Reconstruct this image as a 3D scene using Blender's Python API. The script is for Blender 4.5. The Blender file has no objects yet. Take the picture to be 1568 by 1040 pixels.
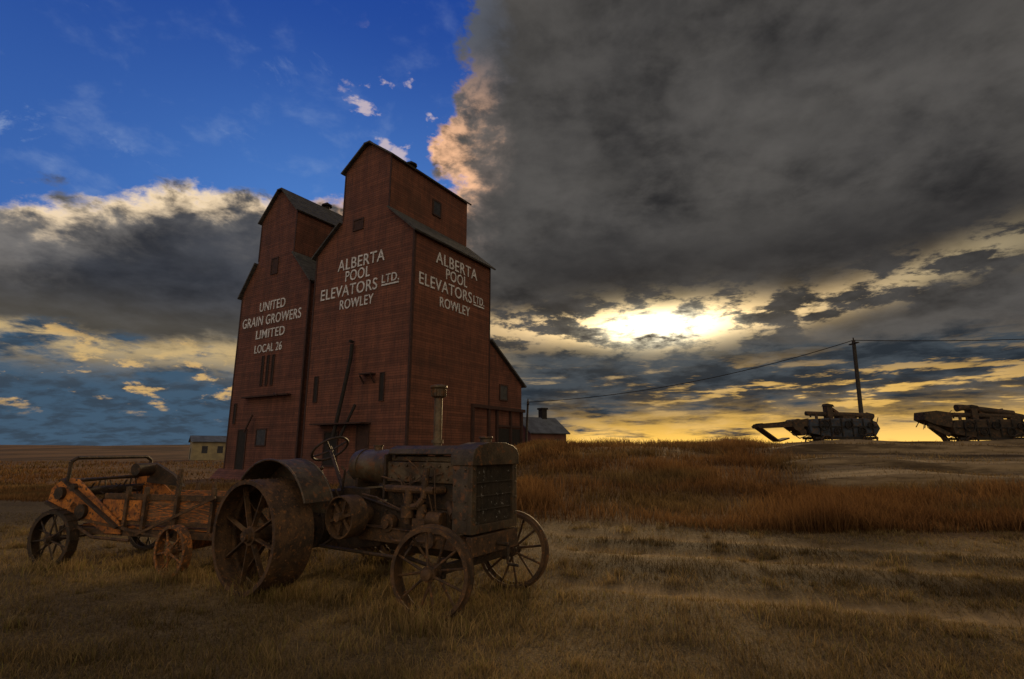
import bpy, math, random
import numpy as np
from mathutils import Vector, Matrix, Euler
random.seed(4); rng=np.random.default_rng(7)
R=math.radians
scene=bpy.context.scene
scene.view_settings.view_transform='Standard'
scene.view_settings.look='None'
scene.view_settings.exposure=0

# ------------------------------------------------------------------ node expression helper
class V:
    nt=None
    def __init__(s,sock): s.s=sock
    def _b(s,o,op,r=False):
        return mth(op,o,s) if r else mth(op,s,o)
    def __add__(s,o): return s._b(o,'ADD')
    def __radd__(s,o): return s._b(o,'ADD',True)
    def __sub__(s,o): return s._b(o,'SUBTRACT')
    def __rsub__(s,o): return s._b(o,'SUBTRACT',True)
    def __mul__(s,o): return s._b(o,'MULTIPLY')
    def __rmul__(s,o): return s._b(o,'MULTIPLY',True)
    def __truediv__(s,o): return s._b(o,'DIVIDE')
    def __neg__(s): return s._b(-1.0,'MULTIPLY')
def setin(inp,v):
    if isinstance(v,V): V.nt.links.new(v.s,inp)
    elif isinstance(v,bpy.types.NodeSocket): V.nt.links.new(v,inp)
    elif isinstance(v,(tuple,list)):
        v=list(v)
        if inp.type=='RGBA' and len(v)==3: v=v+[1]
        inp.default_value=v
    else: inp.default_value=v
def mth(op,*a):
    n=V.nt.nodes.new('ShaderNodeMath'); n.operation=op
    for i,x in enumerate(a): setin(n.inputs[i],x)
    return V(n.outputs[0])
def ss(x,lo,hi,a=0.0,b=1.0,smooth=True):
    n=V.nt.nodes.new('ShaderNodeMapRange'); n.interpolation_type='SMOOTHSTEP' if smooth else 'LINEAR'
    n.clamp=True
    setin(n.inputs[0],x)
    for i,v in enumerate((lo,hi,a,b)): setin(n.inputs[i+1],v)
    return V(n.outputs[0])
def gauss(x): return mth('EXPONENT',-(x*x))
def g2(a,b): return mth('EXPONENT',-(a*a+b*b))
def comb(x,y,z):
    n=V.nt.nodes.new('ShaderNodeCombineXYZ')
    for i,v in enumerate((x,y,z)): setin(n.inputs[i],v)
    return V(n.outputs[0])
def noise(vec,scale,detail=6,rough=.55,dist=0,out=0):
    n=V.nt.nodes.new('ShaderNodeTexNoise')
    if vec is not None: setin(n.inputs['Vector'],vec)
    n.inputs['Scale'].default_value=scale; n.inputs['Detail'].default_value=detail
    n.inputs['Roughness'].default_value=rough; n.inputs['Distortion'].default_value=dist
    return V(n.outputs[out])
def mix(f,a,b,blend='MIX'):
    n=V.nt.nodes.new('ShaderNodeMix'); n.data_type='RGBA'; n.blend_type=blend; n.clamp_factor=False
    setin(n.inputs[0],f); setin(n.inputs[6],a); setin(n.inputs[7],b)
    return V(n.outputs[2])

# ------------------------------------------------------------------ WORLD
SUN_AZ,SUN_EL=16.2,12.7
w=bpy.data.worlds.new("World"); scene.world=w; w.use_nodes=True
nt=w.node_tree; nt.nodes.clear(); V.nt=nt
tc=nt.nodes.new('ShaderNodeTexCoord')
sep=nt.nodes.new('ShaderNodeSeparateXYZ'); nt.links.new(tc.outputs['Generated'],sep.inputs[0])
X,Y,Z=[V(o) for o in sep.outputs]
az=mth('ARCTAN2',X,Y)*57.2958
el=mth('ARCSINE',Z)*57.2958
zz=mth('ABSOLUTE',Z)+.25
P=comb(X/zz,Y/zz,0.0)
Q=comb(X,Y,Z*1.7)
n1=noise(P,2.3,6,.58,.2)
n2=noise(P,6.5,5,.6,.15)
n3=noise(Q,5.5,8,.60,.2)
n4=noise(Q,15,5,.6,.2)
nS=noise(comb(X*3.0,Y*3.0,Z*11.0),3.0,7,.62,.15)
nB=noise(comb(X*3.0,Y*3.0,Z*8.5),4.0,8,.64,.1)
# clear sky
blue=mix(ss(el,14,46),(.085,.24,.62),(.014,.060,.31))
blue=mix(ss(az,-50,-20),mix(.5,blue,(.010,.045,.26)),blue)
wisp=ss(noise(Q,7.5,7,.65,.4),.60,.76)*ss(az,-60,-30,1.0,.25)+ss(n2,.50,.8)*.22
blue=mix(wisp,blue,(.42,.52,.68))
sky=nt.nodes.new('ShaderNodeTexSky'); sky.sky_type='NISHITA'; sky.sun_disc=False
sky.sun_elevation=R(SUN_EL); sky.sun_rotation=R(SUN_AZ)
blue=mix(.0015,blue,V(sky.outputs[0]),'ADD')
# cloud body
e1=(-5.5-(45.0-el)*.20-az)+(n3-.5)*16.0+(n4-.5)*7.0
edge=ss(az,-47,-32,19.8,24.0)
e2=(el-edge)+(n3-.5)*11.0+(n4-.5)*5.0
d=mth('MINIMUM',e1,e2)
cl=1.0-ss(d,-1.0,.7)
body=mix(ss(n1,.34,.68),(.022,.0215,.0225),(.080,.075,.070))
body=mix(ss(n2,.36,.70)*.36,body,(.14,.13,.12))
body=mix(ss(n3,.36,.62)*.30,body,(.110,.104,.100))
belt=gauss((el-18.8)*(1/3.6))*ss(az,-6,4)
body=mix(belt*.6,body,(.020,.019,.020))
bodyL=mix(ss(n1,.35,.65),(.018,.022,.032),(.055,.062,.080))
bodyL=mix(gauss((el-10.5)*(1/2.5))*.5,bodyL,(.13,.11,.075))
body=mix((1.0-ss(az,-30,-12))*.8,body,bodyL)
soft=ss(d,-7.5,-.6)
lowedge=1.0-ss(el,31,42)
body=mix(soft*lowedge*ss(n3,.35,.65)*.55,body,mix(ss(az,-26,-12),(.34,.31,.28),(.34,.26,.22)))
lin=ss(d,ss(az,-30,-14,-3.0,-5.2),-.2)*lowedge*ss(n4,.38,.60)
body=mix(lin,body,mix(ss(az,-30,-14),(1.0,.77,.50),(1.0,.56,.32)))
body=mix(soft*(1.0-lowedge)*.45,body,(.11,.135,.19))
top=mix(cl,blue,body)
# stray cumulus scraps near the big cloud edge
scr=g2((az+13.0)*.15,(el-33.0)*.13)
scm=ss(n4+(n3-.5)*.5+scr*.10,.64,.74)*ss(scr,.10,.5)*(1.0-cl)
top=mix(scm*.6,top,(.80,.62,.55))
# low left zone
lowL=mix(ss(el,0,8),(.055,.100,.155),(.050,.095,.150))
lowL=mix(ss(n2,.42,.62)*.75,lowL,(.035,.050,.070))
lowL=mix(ss(nB,.53,.62)*ss(el,2.0,4.5)*.8,lowL,(.74,.46,.16))
lowL=mix(gauss((el-9.2)*.55)*ss(nS,.38,.56)*.9,lowL,(.58,.42,.20))
lowR=mix(ss(nS,.40,.60),(.018,.026,.036),(.052,.066,.080))
low=mix(ss(az,-12,4),lowL,lowR)
lm=1.0-ss(el+(n3-.5)*6.0+(nS-.5)*3.0,9.2,10.8)
col=mix(lm,top,low)
# sun glow through the gap in the clouds
bc=13.0+mth('MAXIMUM',az-28.0,0.0)*.18+(n1-.5)*2.5
gate=ss(nB,.455,.56)
band=g2((az-15.0)*(1/18.0),(el-bc)*(1/1.6))
core=g2((az-16.0)*(1/5.0),(el-12.6)*(1/1.4))
wide=g2((az-16.0)*(1/8.0),(el-12.9)*(1/2.2))
halo=g2((az-16.0)*(1/18.0),(el-12.0)*(1/4.5))
far=g2((az-42.0)*(1/10.0),(el-bc)*(1/1.3))
col=mix(halo*.035,col,(1.0,.74,.38),'ADD')
col=mix(band*gate*1.5,col,(1.0,.68,.30),'ADD')
col=mix(wide*ss(nB,.43,.56)*1.0,col,(1.0,.74,.34),'ADD')
col=mix(far*gate*.22,col,(.8,.66,.36),'ADD')
col=mix(core*ss(nB,.33,.49)*2.6,col,(1.0,.88,.60),'ADD')
nG=noise(comb(X*3.0,Y*3.0,Z*20.0),3.2,6,.62,.15)
gold=gauss(el*(1/2.9))*ss(az,0,9)*ss(nG,.30,.52)
col=mix(gold*1.2,col,(1.0,.56,.075),'ADD')
goldc=g2((el-5.3)*.42,(az-34.0)*(1/18.0))*ss(nG,.50,.59)
col=mix(goldc*.8,col,(.90,.52,.10),'ADD')
goldd=g2((el-6.5)*.45,(az-12.0)*(1/12.0))*ss(nG,.55,.65)
col=mix(goldd*.40,col,(.90,.58,.20),'ADD')
# unseen sky behind the viewer, brightened as added fill for the backlit sides
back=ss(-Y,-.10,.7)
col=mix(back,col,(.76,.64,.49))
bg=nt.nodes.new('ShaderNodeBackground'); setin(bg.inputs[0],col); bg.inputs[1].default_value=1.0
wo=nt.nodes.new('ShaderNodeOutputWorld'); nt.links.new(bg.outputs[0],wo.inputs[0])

# sun
sd=bpy.data.lights.new('sun','SUN'); sd.energy=2.6; sd.angle=R(7); sd.color=(1,.70,.36)
so=bpy.data.objects.new('sun',sd); scene.collection.objects.link(so)
dv=Vector((math.sin(R(SUN_AZ))*math.cos(R(SUN_EL)),math.cos(R(SUN_AZ))*math.cos(R(SUN_EL)),math.sin(R(SUN_EL))))
so.rotation_euler=dv.to_track_quat('Z','Y').to_euler()

# camera
cd=bpy.data.cameras.new('camera'); cam=bpy.data.objects.new('camera',cd); scene.collection.objects.link(cam)
cd.lens=18.4; cd.sensor_width=36; cd.clip_end=6000; cd.clip_start=.05
cam.location=(0,0,1.5); cam.rotation_euler=(R(90+11.8),0,0); scene.camera=cam

# ------------------------------------------------------------------ materials
def mat(name,c1,c2,scale=6,rough=.85,metal=0,bump=.2,bscale=40,c3=None,t3=(.6,.7),stretch=(1,1,1),lo=.35,hi=.65):
    m=bpy.data.materials.new(name); m.use_nodes=True; nt=m.node_tree; V.nt=nt
    b=nt.nodes['Principled BSDF']
    tc=nt.nodes.new('ShaderNodeTexCoord'); mp=nt.nodes.new('ShaderNodeMapping')
    nt.links.new(tc.outputs['Object'],mp.inputs[0]); mp.inputs['Scale'].default_value=stretch
    v=V(mp.outputs[0])
    c=mix(ss(noise(v,scale,5,.62),lo,hi),c1,c2)
    f=noise(v,bscale,4,.6)
    c=mix(ss(f,.3,.7)*.5,c,mix(.6,c,(0.01,.008,.006)))
    if c3: c=mix(ss(noise(v,scale*3.1,5,.7),*t3),c,c3)
    setin(b.inputs['Base Color'],c); b.inputs['Roughness'].default_value=rough; b.inputs['Metallic'].default_value=metal
    b.inputs['Specular IOR Level'].default_value=.3
    bp=nt.nodes.new('ShaderNodeBump'); bp.inputs['Strength'].default_value=bump; bp.inputs['Distance'].default_value=.02
    setin(bp.inputs['Height'],f); nt.links.new(bp.outputs[0],b.inputs['Normal'])
    return m
def siding(name,c1,c2,pitch=.17):
    m=bpy.data.materials.new(name); m.use_nodes=True; nt=m.node_tree; V.nt=nt
    b=nt.nodes['Principled BSDF']
    tc=nt.nodes.new('ShaderNodeTexCoord'); sp=nt.nodes.new('ShaderNodeSeparateXYZ')
    nt.links.new(tc.outputs['Object'],sp.inputs[0]); x,y,z=[V(o) for o in sp.outputs]
    row=z*(1/pitch); fr=mth('FRACT',row); ri=mth('FLOOR',row)
    wn=nt.nodes.new('ShaderNodeTexWhiteNoise'); wn.noise_dimensions='2D'
    setin(wn.inputs['Vector'],comb(ri,mth('FLOOR',(x+y)*.21+ri*.37),0.0))
    n=noise(comb(x,y,z*.35),1.1,6,.65)
    c=mix(ss(n,.3,.7),c1,c2)
    c=mix(V(wn.outputs[0])*.5,c,mix(.75,c,(.015,.01,.008)))
    c=mix(ss(noise(comb(x*3.0,y*3.0,z*.25),2.0,6,.7),.46,.72)*.7,c,(.045,.027,.02))
    c=mix(ss(noise(comb(x,y,z),9,6,.7),.57,.72)*.5,c,(.25,.18,.14))
    c=mix(ss(z,4.0,-1.0)*0.0+ss(noise(comb(x*.6,y*.6,z*.4),.9,5,.6),.5,.7)*.35,c,(.06,.034,.024))
    c=mix((1.0-ss(fr,0.0,.2))*.62,c,(.012,.007,.006))
    setin(b.inputs['Base Color'],c); b.inputs['Roughness'].default_value=.8
    b.inputs['Specular IOR Level'].default_value=.2
    bp=nt.nodes.new('ShaderNodeBump'); bp.inputs['Strength'].default_value=.6; bp.inputs['Distance'].default_value=.03
    setin(bp.inputs['Height'],fr*-1.0); nt.links.new(bp.outputs[0],b.inputs['Normal'])
    return m
M_wall=siding('red_siding',(.20,.074,.041),(.125,.048,.030))
M_wall2=siding('red_siding_old',(.18,.068,.041),(.11,.043,.028))
M_trim=mat('dark_trim',(.06,.028,.02),(.04,.02,.016),3)
M_roof=mat('shingle_roof',(.085,.08,.072),(.04,.038,.036),2,bump=.5,bscale=9,stretch=(1,1,3))
M_white=mat('white_paint',(.74,.73,.72),(.50,.48,.46),3,bump=.1,c3=(.3,.17,.12),t3=(.56,.70))
M_dark=mat('dark_opening',(.014,.012,.010),(.024,.018,.015),3)
M_glass=mat('old_window_glass',(.03,.03,.035),(.05,.05,.055),3,rough=.25)
M_rust=mat('rusty_iron',(.125,.066,.029),(.048,.029,.017),7,rough=.72,metal=.1,bump=.5,bscale=60,c3=(.22,.095,.03),t3=(.54,.68))
M_dkiron=mat('dark_iron',(.062,.037,.020),(.026,.019,.013),8,rough=.6,metal=.15,bump=.5,bscale=50,c3=(.13,.062,.025),t3=(.54,.7))
M_body=mat('faded_tractor_paint',(.095,.068,.040),(.042,.029,.018),5,rough=.55,metal=.15,bump=.3,bscale=45,c3=(.15,.065,.025),t3=(.52,.66))
M_tank=mat('tank_metal',(.16,.115,.066),(.065,.042,.024),4,rough=.45,metal=.3,bump=.2,bscale=30,c3=(.14,.062,.024),t3=(.5,.66))
M_core=mat('radiator_core',(.035,.027,.018),(.06,.043,.027),7,bump=.6,bscale=90,c3=(.30,.28,.24),t3=(.60,.68))
M_orange=mat('orange_rust_paint',(.58,.20,.035),(.24,.085,.028),6,bump=.4,bscale=50,c3=(.07,.038,.02),t3=(.50,.62))
M_wood=mat('weathered_wood',(.20,.11,.055),(.09,.055,.032),3,bump=.6,bscale=30,stretch=(1,6,8),c3=(.48,.15,.03),t3=(.48,.60))
M_galv=mat('galvanised_sheet',(.050,.062,.082),(.026,.030,.038),1.5,rough=.85,metal=0,c3=(.09,.05,.025),t3=(.5,.62))
M_thresh=mat('thresher_rust',(.062,.041,.024),(.028,.021,.015),2,rough=.9,c3=(.11,.055,.025),t3=(.5,.65))
M_pole=mat('pole_wood',(.05,.04,.03),(.03,.025,.02),3)
M_cream=mat('cream_wall',(.34,.27,.14),(.24,.19,.11),1.0)
M_tin=mat('tin_roof',(.13,.14,.15),(.08,.085,.09),1.0)
M_brick=mat('brown_wall',(.18,.075,.05),(.11,.05,.035),1.0)

# ------------------------------------------------------------------ mesh builder
def empty(name,loc=(0,0,0),rz=0,parent=None):
    o=bpy.data.objects.new(name,None); scene.collection.objects.link(o); o.empty_display_size=.3
    o.location=loc; o.rotation_euler=(0,0,rz); o.parent=parent; return o
class MB:
    def __init__(s): s.v=[]; s.f=[]
    def add(s,vs,fs):
        n=len(s.v); s.v+= [tuple(v) for v in vs]; s.f+=[tuple(i+n for i in f) for f in fs]
    def box(s,lo,hi,mtx=None):
        x0,y0,z0=lo;x1,y1,z1=hi
        vs=[Vector(p) for p in ((x0,y0,z0),(x1,y0,z0),(x1,y1,z0),(x0,y1,z0),(x0,y0,z1),(x1,y0,z1),(x1,y1,z1),(x0,y1,z1))]
        if mtx: vs=[mtx@v for v in vs]
        s.add(vs,[(0,3,2,1),(4,5,6,7),(0,1,5,4),(1,2,6,5),(2,3,7,6),(3,0,4,7)]); return s
    def beam(s,p1,p2,w,h,up=(0,0,1)):
        p1=Vector(p1);p2=Vector(p2);d=p2-p1;L=d.length;d.normalize();up=Vector(up)
        y=up.cross(d)
        if y.length<1e-3: y=Vector((0,1,0)).cross(d)
        y.normalize(); z=d.cross(y)
        m=Matrix((d,y,z)).transposed().to_4x4(); m.translation=p1
        return s.box((0,-w/2,-h/2),(L,w/2,h/2),m)
    def cyl(s,p1,p2,r1,r2=None,seg=12):
        r2=r1 if r2 is None else r2
        p1=Vector(p1);p2=Vector(p2);d=(p2-p1).normalized()
        a=d.orthogonal().normalized();b=d.cross(a)
        vs=[]
        for p,r in ((p1,r1),(p2,r2)):
            for i in range(seg):
                t=2*math.pi*i/seg; vs.append(p+a*math.cos(t)*r+b*math.sin(t)*r)
        fs=[(i,(i+1)%seg,seg+(i+1)%seg,seg+i) for i in range(seg)]
        fs+=[tuple(range(seg-1,-1,-1)),tuple(range(seg,2*seg))]
        s.add(vs,fs); return s
    def tube(s,path,r,seg=8):
        for a,b in zip(path[:-1],path[1:]): s.cyl(a,b,r,r,seg)
        return s
    def lathe(s,prof,c,axis,seg=48,a0=0,a1=2*math.pi,closed=True):
        c=Vector(c);ax=Vector(axis).normalized()
        u=Vector((1,0,0)) if abs(ax.x)<.7 else Vector((0,0,1))
        u=(u-ax*u.dot(ax)).normalized(); v=ax.cross(u)
        full=abs(a1-a0-2*math.pi)<1e-4
        ns=seg if full else seg+1; k=len(prof); vs=[]
        for i in range(ns):
            t=a0+(a1-a0)*i/seg
            dr=u*math.cos(t)+v*math.sin(t)
            for (h,r) in prof: vs.append(c+ax*h+dr*r)
        fs=[]
        kk=k if closed else k-1
        for i in range(seg):
            j=(i+1)%ns
            for q in range(kk):
                q2=(q+1)%k; fs.append((i*k+q,i*k+q2,j*k+q2,j*k+q))
        s.add(vs,fs); return s
    def prism(s,prof,ax,lo,hi):
        def mk(h,p):
            return {'x':(h,p[0],p[1]),'y':(p[0],h,p[1]),'z':(p[0],p[1],h)}[ax]
        k=len(prof); vs=[mk(lo,p) for p in prof]+[mk(hi,p) for p in prof]
        fs=[tuple(range(k-1,-1,-1)),tuple(range(k,2*k))]+[(i,(i+1)%k,k+(i+1)%k,k+i) for i in range(k)]
        s.add(vs,fs); return s
    def ball(s,c,r,seg=8):
        pr=[(-r*math.cos(math.pi*i/6),max(r*math.sin(math.pi*i/6),1e-4)) for i in range(7)]
        return s.lathe(pr,c,(0,0,1),seg,closed=False)
    def obj(s,name,mat,parent=None,bevel=0,smooth=True):
        me=bpy.data.meshes.new(name)
        me.from_pydata(s.v,[],s.f)
        import bmesh
        bm=bmesh.new(); bm.from_mesh(me); bmesh.ops.recalc_face_normals(bm,faces=bm.faces); bm.to_mesh(me); bm.free()
        me.materials.append(mat)
        if smooth:
            me.polygons.foreach_set('use_smooth',[True]*len(me.polygons)); me.set_sharp_from_angle(angle=R(32))
        o=bpy.data.objects.new(name,me); scene.collection.objects.link(o); o.parent=parent
        if bevel:
            b=o.modifiers.new('b','BEVEL'); b.width=bevel; b.segments=2; b.limit_method='ANGLE'; b.angle_limit=R(40)
        return o

# ------------------------------------------------------------------ terrain
G=rng.random((256,256))
def vn(x,y):
    x=np.asarray(x,float);y=np.asarray(y,float)
    xi=np.floor(x).astype(int);yi=np.floor(y).astype(int);fx=x-xi;fy=y-yi
    fx=fx*fx*(3-2*fx);fy=fy*fy*(3-2*fy)
    g=lambda a,b:G[a%256,b%256]
    return (g(xi,yi)*(1-fx)+g(xi+1,yi)*fx)*(1-fy)+(g(xi,yi+1)*(1-fx)+g(xi+1,yi+1)*fx)*fy
def S(t):
    t=np.clip(t,0,1); return t*t*(3-2*t)
def FLD(x,y): return S((y-15.0)/3)*S((x-.45*y)/3)*(1-S((y-36)/3))
LEDGE=((17.2,.24,1.0),(20.6,.28,4.1),(25.0,.34,2.3),(31.0,.34,5.5))
def ledges(x,y):
    r=0
    for (y0,hh,ph) in LEDGE:
        yy=y-y0-1.2*(vn(x*.16+ph,x*0+ph)-.5)-.25*(vn(x*1.1+ph,x*0+ph)-.5)
        r=r+hh*(S(yy/.35)-S((yy+.0)/3.4))
    return r
def H(x,y):
    x=np.asarray(x,float);y=np.asarray(y,float)
    a=S((x+4)/6)
    h=1.68*S((y-11)/20)*a*(1-S((y-60)/60))
    h=h-.9*S((y-14)/18)*(1-S((x+9)/5))*(1-S((y-60)/80))
    far=S((y-120)/260)
    h=h+far*(1.0+9*(vn(x/150+7.3,y/260)-.3))
    h=h+.05*(vn(x*.9,y*.9)-.5)*S((y-8)/4)+.28*(vn(x*.3+9,y*.3)-.5)*S((y-12)/8)*a*(1-S((y-60)/60))
    h=h+.03*(vn(x*1.7+40,y*1.7)-.5)
    c=.303*x+.953*y+.3*(vn(x*.5,y*.5)-.5)
    rut=np.exp(-((c-9.9)/.2)**2)+np.exp(-((c-8.45)/.2)**2)+np.exp(-((c-6.3)/.2)**2)
    return h-.07*rut*S((x-.3)/1.0)+ledges(x,y)*S((x-.45*y)/3)*(y<37)
def warp(n,lim,k):
    t=np.linspace(-1,1,n); return np.sinh(t*k)/np.sinh(k)*lim
gx=warp(340,2500,7.2); gy=warp(620,2500,6.4)+16
XX,YY=np.meshgrid(gx,gy,indexing='ij'); ZZ=H(XX,YY)
vs=np.stack([XX,YY,ZZ],-1).reshape(-1,3)
nx,ny=XX.shape; ii,jj=np.meshgrid(np.arange(nx-1),np.arange(ny-1),indexing='ij')
q=(ii*ny+jj).ravel(); faces=np.stack([q,q+ny,q+ny+1,q+1],1)
me=bpy.data.meshes.new('ground'); me.from_pydata(vs.tolist(),[],faces.tolist())
me.polygons.foreach_set('use_smooth',[True]*len(me.polygons))
ground=bpy.data.objects.new('ground',me); scene.collection.objects.link(ground)
m=bpy.data.materials.new('dry_prairie_ground'); m.use_nodes=True; nt=m.node_tree; V.nt=nt
b=nt.nodes['Principled BSDF']; ge=nt.nodes.new('ShaderNodeNewGeometry'); sp=nt.nodes.new('ShaderNodeSeparateXYZ')
nt.links.new(ge.outputs['Position'],sp.inputs[0]); x,y,z=[V(o) for o in sp.outputs]
pos=V(ge.outputs['Position'])
nl=noise(pos,.55,6,.6); nf=noise(pos,9,6,.7); nff=noise(pos,45,4,.7)
along=noise(comb(x*.953-y*.303,(x*.303+y*.953)*5.0,0.0),.35,6,.6)
c=mix(ss(nl,.35,.65),(.11,.073,.031),(.19,.13,.058))
c=mix(ss(nf,.35,.65)*.75,c,(.06,.039,.018))
c=mix(ss(nff,.4,.7)*.6,c,(.29,.20,.09))
cc=x*.303+y*.953+(nl-.5)*.6
trk=(gauss((cc-9.9)*(1/.22))+gauss((cc-8.45)*(1/.22))+gauss((cc-6.3)*(1/.24)))*ss(x,0.0,1.6)*ss(nf,.25,.5)
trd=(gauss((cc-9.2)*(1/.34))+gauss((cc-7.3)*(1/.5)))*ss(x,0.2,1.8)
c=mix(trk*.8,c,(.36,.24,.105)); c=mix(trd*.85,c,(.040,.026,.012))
red=ss(cc,10.6,12.2)
c=mix(red*.75,c,mix(ss(along,.4,.6),(.10,.050,.021),(.19,.105,.042)))
fld=ss(y,15,18.0)*ss(x-y*.45,0.0,3.0)
c=mix(fld*.9,c,mix(ss(noise(comb(x*.16,y*.9,z*2.0),1.1,7,.68),.38,.62),(.065,.044,.022),(.30,.21,.105)))
far=ss(y,40.0,90.0); c=mix(far*.85,c,mix(ss(noise(comb(x*.02,y*.012,0.0),2.0,6,.65),.42,.58),(.06,.038,.019),(.15,.085,.038)))
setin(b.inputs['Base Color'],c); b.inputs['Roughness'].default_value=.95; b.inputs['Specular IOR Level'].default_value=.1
bp=nt.nodes.new('ShaderNodeBump'); bp.inputs['Strength'].default_value=1.0; bp.inputs['Distance'].default_value=.06
setin(bp.inputs['Height'],nf*.7+nff*.4); nt.links.new(bp.outputs[0],b.inputs['Normal'])
me.materials.append(m)

# ------------------------------------------------------------------ grass
def blades(name,x,y,h,wd,col,lean=.5):
    n=len(x); z=H(x,y)-.01
    th=rng.random(n)*2*math.pi; lt=rng.random(n)*2*math.pi; la=lean*rng.random(n)*h
    wx=np.cos(th)*wd;wy=np.sin(th)*wd
    lx=np.cos(lt)*la;ly=np.sin(lt)*la
    v=np.empty((n,5,3))
    v[:,0]=np.stack([x-wx,y-wy,z],1);v[:,1]=np.stack([x+wx,y+wy,z],1)
    v[:,2]=np.stack([x+wx*.7+lx*.35,y+wy*.7+ly*.35,z+h*.55],1);v[:,3]=np.stack([x-wx*.7+lx*.35,y-wy*.7+ly*.35,z+h*.55],1)
    v[:,4]=np.stack([x+lx,y+ly,z+h*(1-.15*rng.random(n))],1)
    me=bpy.data.meshes.new(name); me.vertices.add(n*5); me.vertices.foreach_set('co',v.ravel())
    base=np.arange(n)*5
    loops=np.stack([base,base+1,base+2,base+3,base+3,base+2,base+4],1).ravel()
    me.loops.add(n*7); me.loops.foreach_set('vertex_index',loops.astype(np.int32))
    me.polygons.add(n*2)
    st=np.stack([np.arange(n)*7,np.arange(n)*7+4],1).ravel(); 
    me.polygons.foreach_set('loop_start',st.astype(np.int32))
    me.update(calc_edges=True)
    at=me.color_attributes.new('Col','FLOAT_COLOR','POINT')
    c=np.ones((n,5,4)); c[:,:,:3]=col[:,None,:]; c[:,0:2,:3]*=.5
    at.data.foreach_set('color',c.ravel())
    return me
gm=bpy.data.materials.new('dry_grass'); gm.use_nodes=True; nt=gm.node_tree; V.nt=nt
b=nt.nodes['Principled BSDF']; a=nt.nodes.new('ShaderNodeAttribute'); a.attribute_name='Col'
df=nt.nodes.new('ShaderNodeBsdfDiffuse'); nt.links.new(a.outputs['Color'],df.inputs[0])
tr=nt.nodes.new('ShaderNodeBsdfTranslucent'); nt.links.new(a.outputs['Color'],tr.inputs[0])
mx=nt.nodes.new('ShaderNodeMixShader'); mx.inputs[0].default_value=.3
nt.links.new(df.outputs[0],mx.inputs[1]); nt.links.new(tr.outputs[0],mx.inputs[2]); nt.links.new(mx.outputs[0],nt.nodes['Material Output'].inputs[0])
nt.nodes.remove(b)
def place(name,n,y0,y1,p,side,hf,cf,wf,keep=None,lean=.5):
    u=rng.random(n); y=(y0**-p+(y1**-p-y0**-p)*u)**(-1/p)
    x=(rng.random(n)*2-1)*(1.02*y+side)
    if keep is not None:
        k=rng.random(n)<keep(x,y); x=x[k];y=y[k]
    h=hf(x,y)*(.6+.8*rng.random(len(x)));col=cf(x,y);
    me=blades(name,x,y,h,wf(x,y),col,lean); me.materials.append(gm)
    o=bpy.data.objects.new(name,me); scene.collection.objects.link(o); return o
def tracks(x,y):
    c=.303*x+.953*y+.35*(vn(x*.6,y*.6)-.5)
    return (np.exp(-((c-9.9)/.24)**2)+np.exp(-((c-8.45)/.24)**2)+np.exp(-((c-6.3)/.25)**2))*S((x)/1.5)*(.5+.7*vn(x*1.3,y*1.3))
def darks(x,y):
    c=.303*x+.953*y+.35*(vn(x*.6,y*.6)-.5)
    return (np.exp(-((c-9.2)/.34)**2)+np.exp(-((c-7.3)/.55)**2))*S((x-.2)/1.5)
def mixc(t,a,b): return np.array(a)[None]*(1-t[:,None])+np.array(b)[None]*t[:,None]
def c_short(x,y):
    t=np.clip(vn(x*.7+3,y*.7)*.5+vn(x*2.4,y*2.4)*.5+(rng.random(len(x))-.5)*.7,0,1)
    c=mixc(t,(.095,.062,.026),(.36,.24,.10))
    g=(rng.random(len(x))<.15)[:,None]; c=np.where(g,c*np.array([.75,.9,.6]),c)
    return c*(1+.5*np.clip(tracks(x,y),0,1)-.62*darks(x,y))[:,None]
def h_short(x,y):
    return (.026+.07*vn(x*1.4,y*1.4)**2+.05*vn(x*6,y*6)**2)*(1-.7*np.clip(tracks(x,y),0,1))
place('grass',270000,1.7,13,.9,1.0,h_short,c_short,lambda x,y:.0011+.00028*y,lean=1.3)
def k_tall(x,y):
    c=.303*x+.953*y
    k=S((c-10.2+2.4*(vn(x*.5,y*.8)-.5))/1.6)*(.25+.75*S((vn(x*.5,y*.5)-.25)/.4))
    return k*(1-.80*FLD(x,y))
def c_tall(x,y):
    t=np.clip(vn(x*.35+3,y*.6)*.6+vn(x*1.5,y*1.5)*.3+(rng.random(len(x))-.4)*.6,0,1)
    c=mixc(t,(.080,.036,.016),(.29,.150,.052))
    ol=S((vn(x*.25+31,y*.5+7)-.45)/.2)[:,None]*.65
    c=c*(1-ol)+ol*mixc(t,(.06,.043,.018),(.21,.150,.060))
    f=FLD(x,y)[:,None]*.8
    return c*(1-f)+f*mixc(t,(.11,.072,.03),(.34,.235,.10))
def h_tall(x,y):
    return (.10+.42*vn(x*.5+4,y*.5)**1.3+.12*vn(x*2.3,y*2.3))*(1-.4*S((-x-3)/3))*(1-.70*FLD(x,y))
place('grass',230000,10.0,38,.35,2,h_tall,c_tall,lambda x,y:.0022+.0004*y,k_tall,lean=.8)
def k_far(x,y): return (x<3)*(.3+.7*S((vn(x*.2,y*.2)-.3)/.3))
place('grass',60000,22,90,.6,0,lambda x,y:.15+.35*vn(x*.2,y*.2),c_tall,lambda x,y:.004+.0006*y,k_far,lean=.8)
T0=(-2.12,6.80); TA=-33
def tw(lx,ly):
    c,s=math.cos(R(TA)),math.sin(R(TA)); return (T0[0]+c*lx-s*ly,T0[1]+s*lx+c*ly)
S0=(-5.94,7.16); SA=-15.3
def sw(lx,ly):
    c,s=math.cos(R(SA)),math.sin(R(SA)); return (S0[0]+c*lx-s*ly,S0[1]+s*lx+c*ly)
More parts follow.
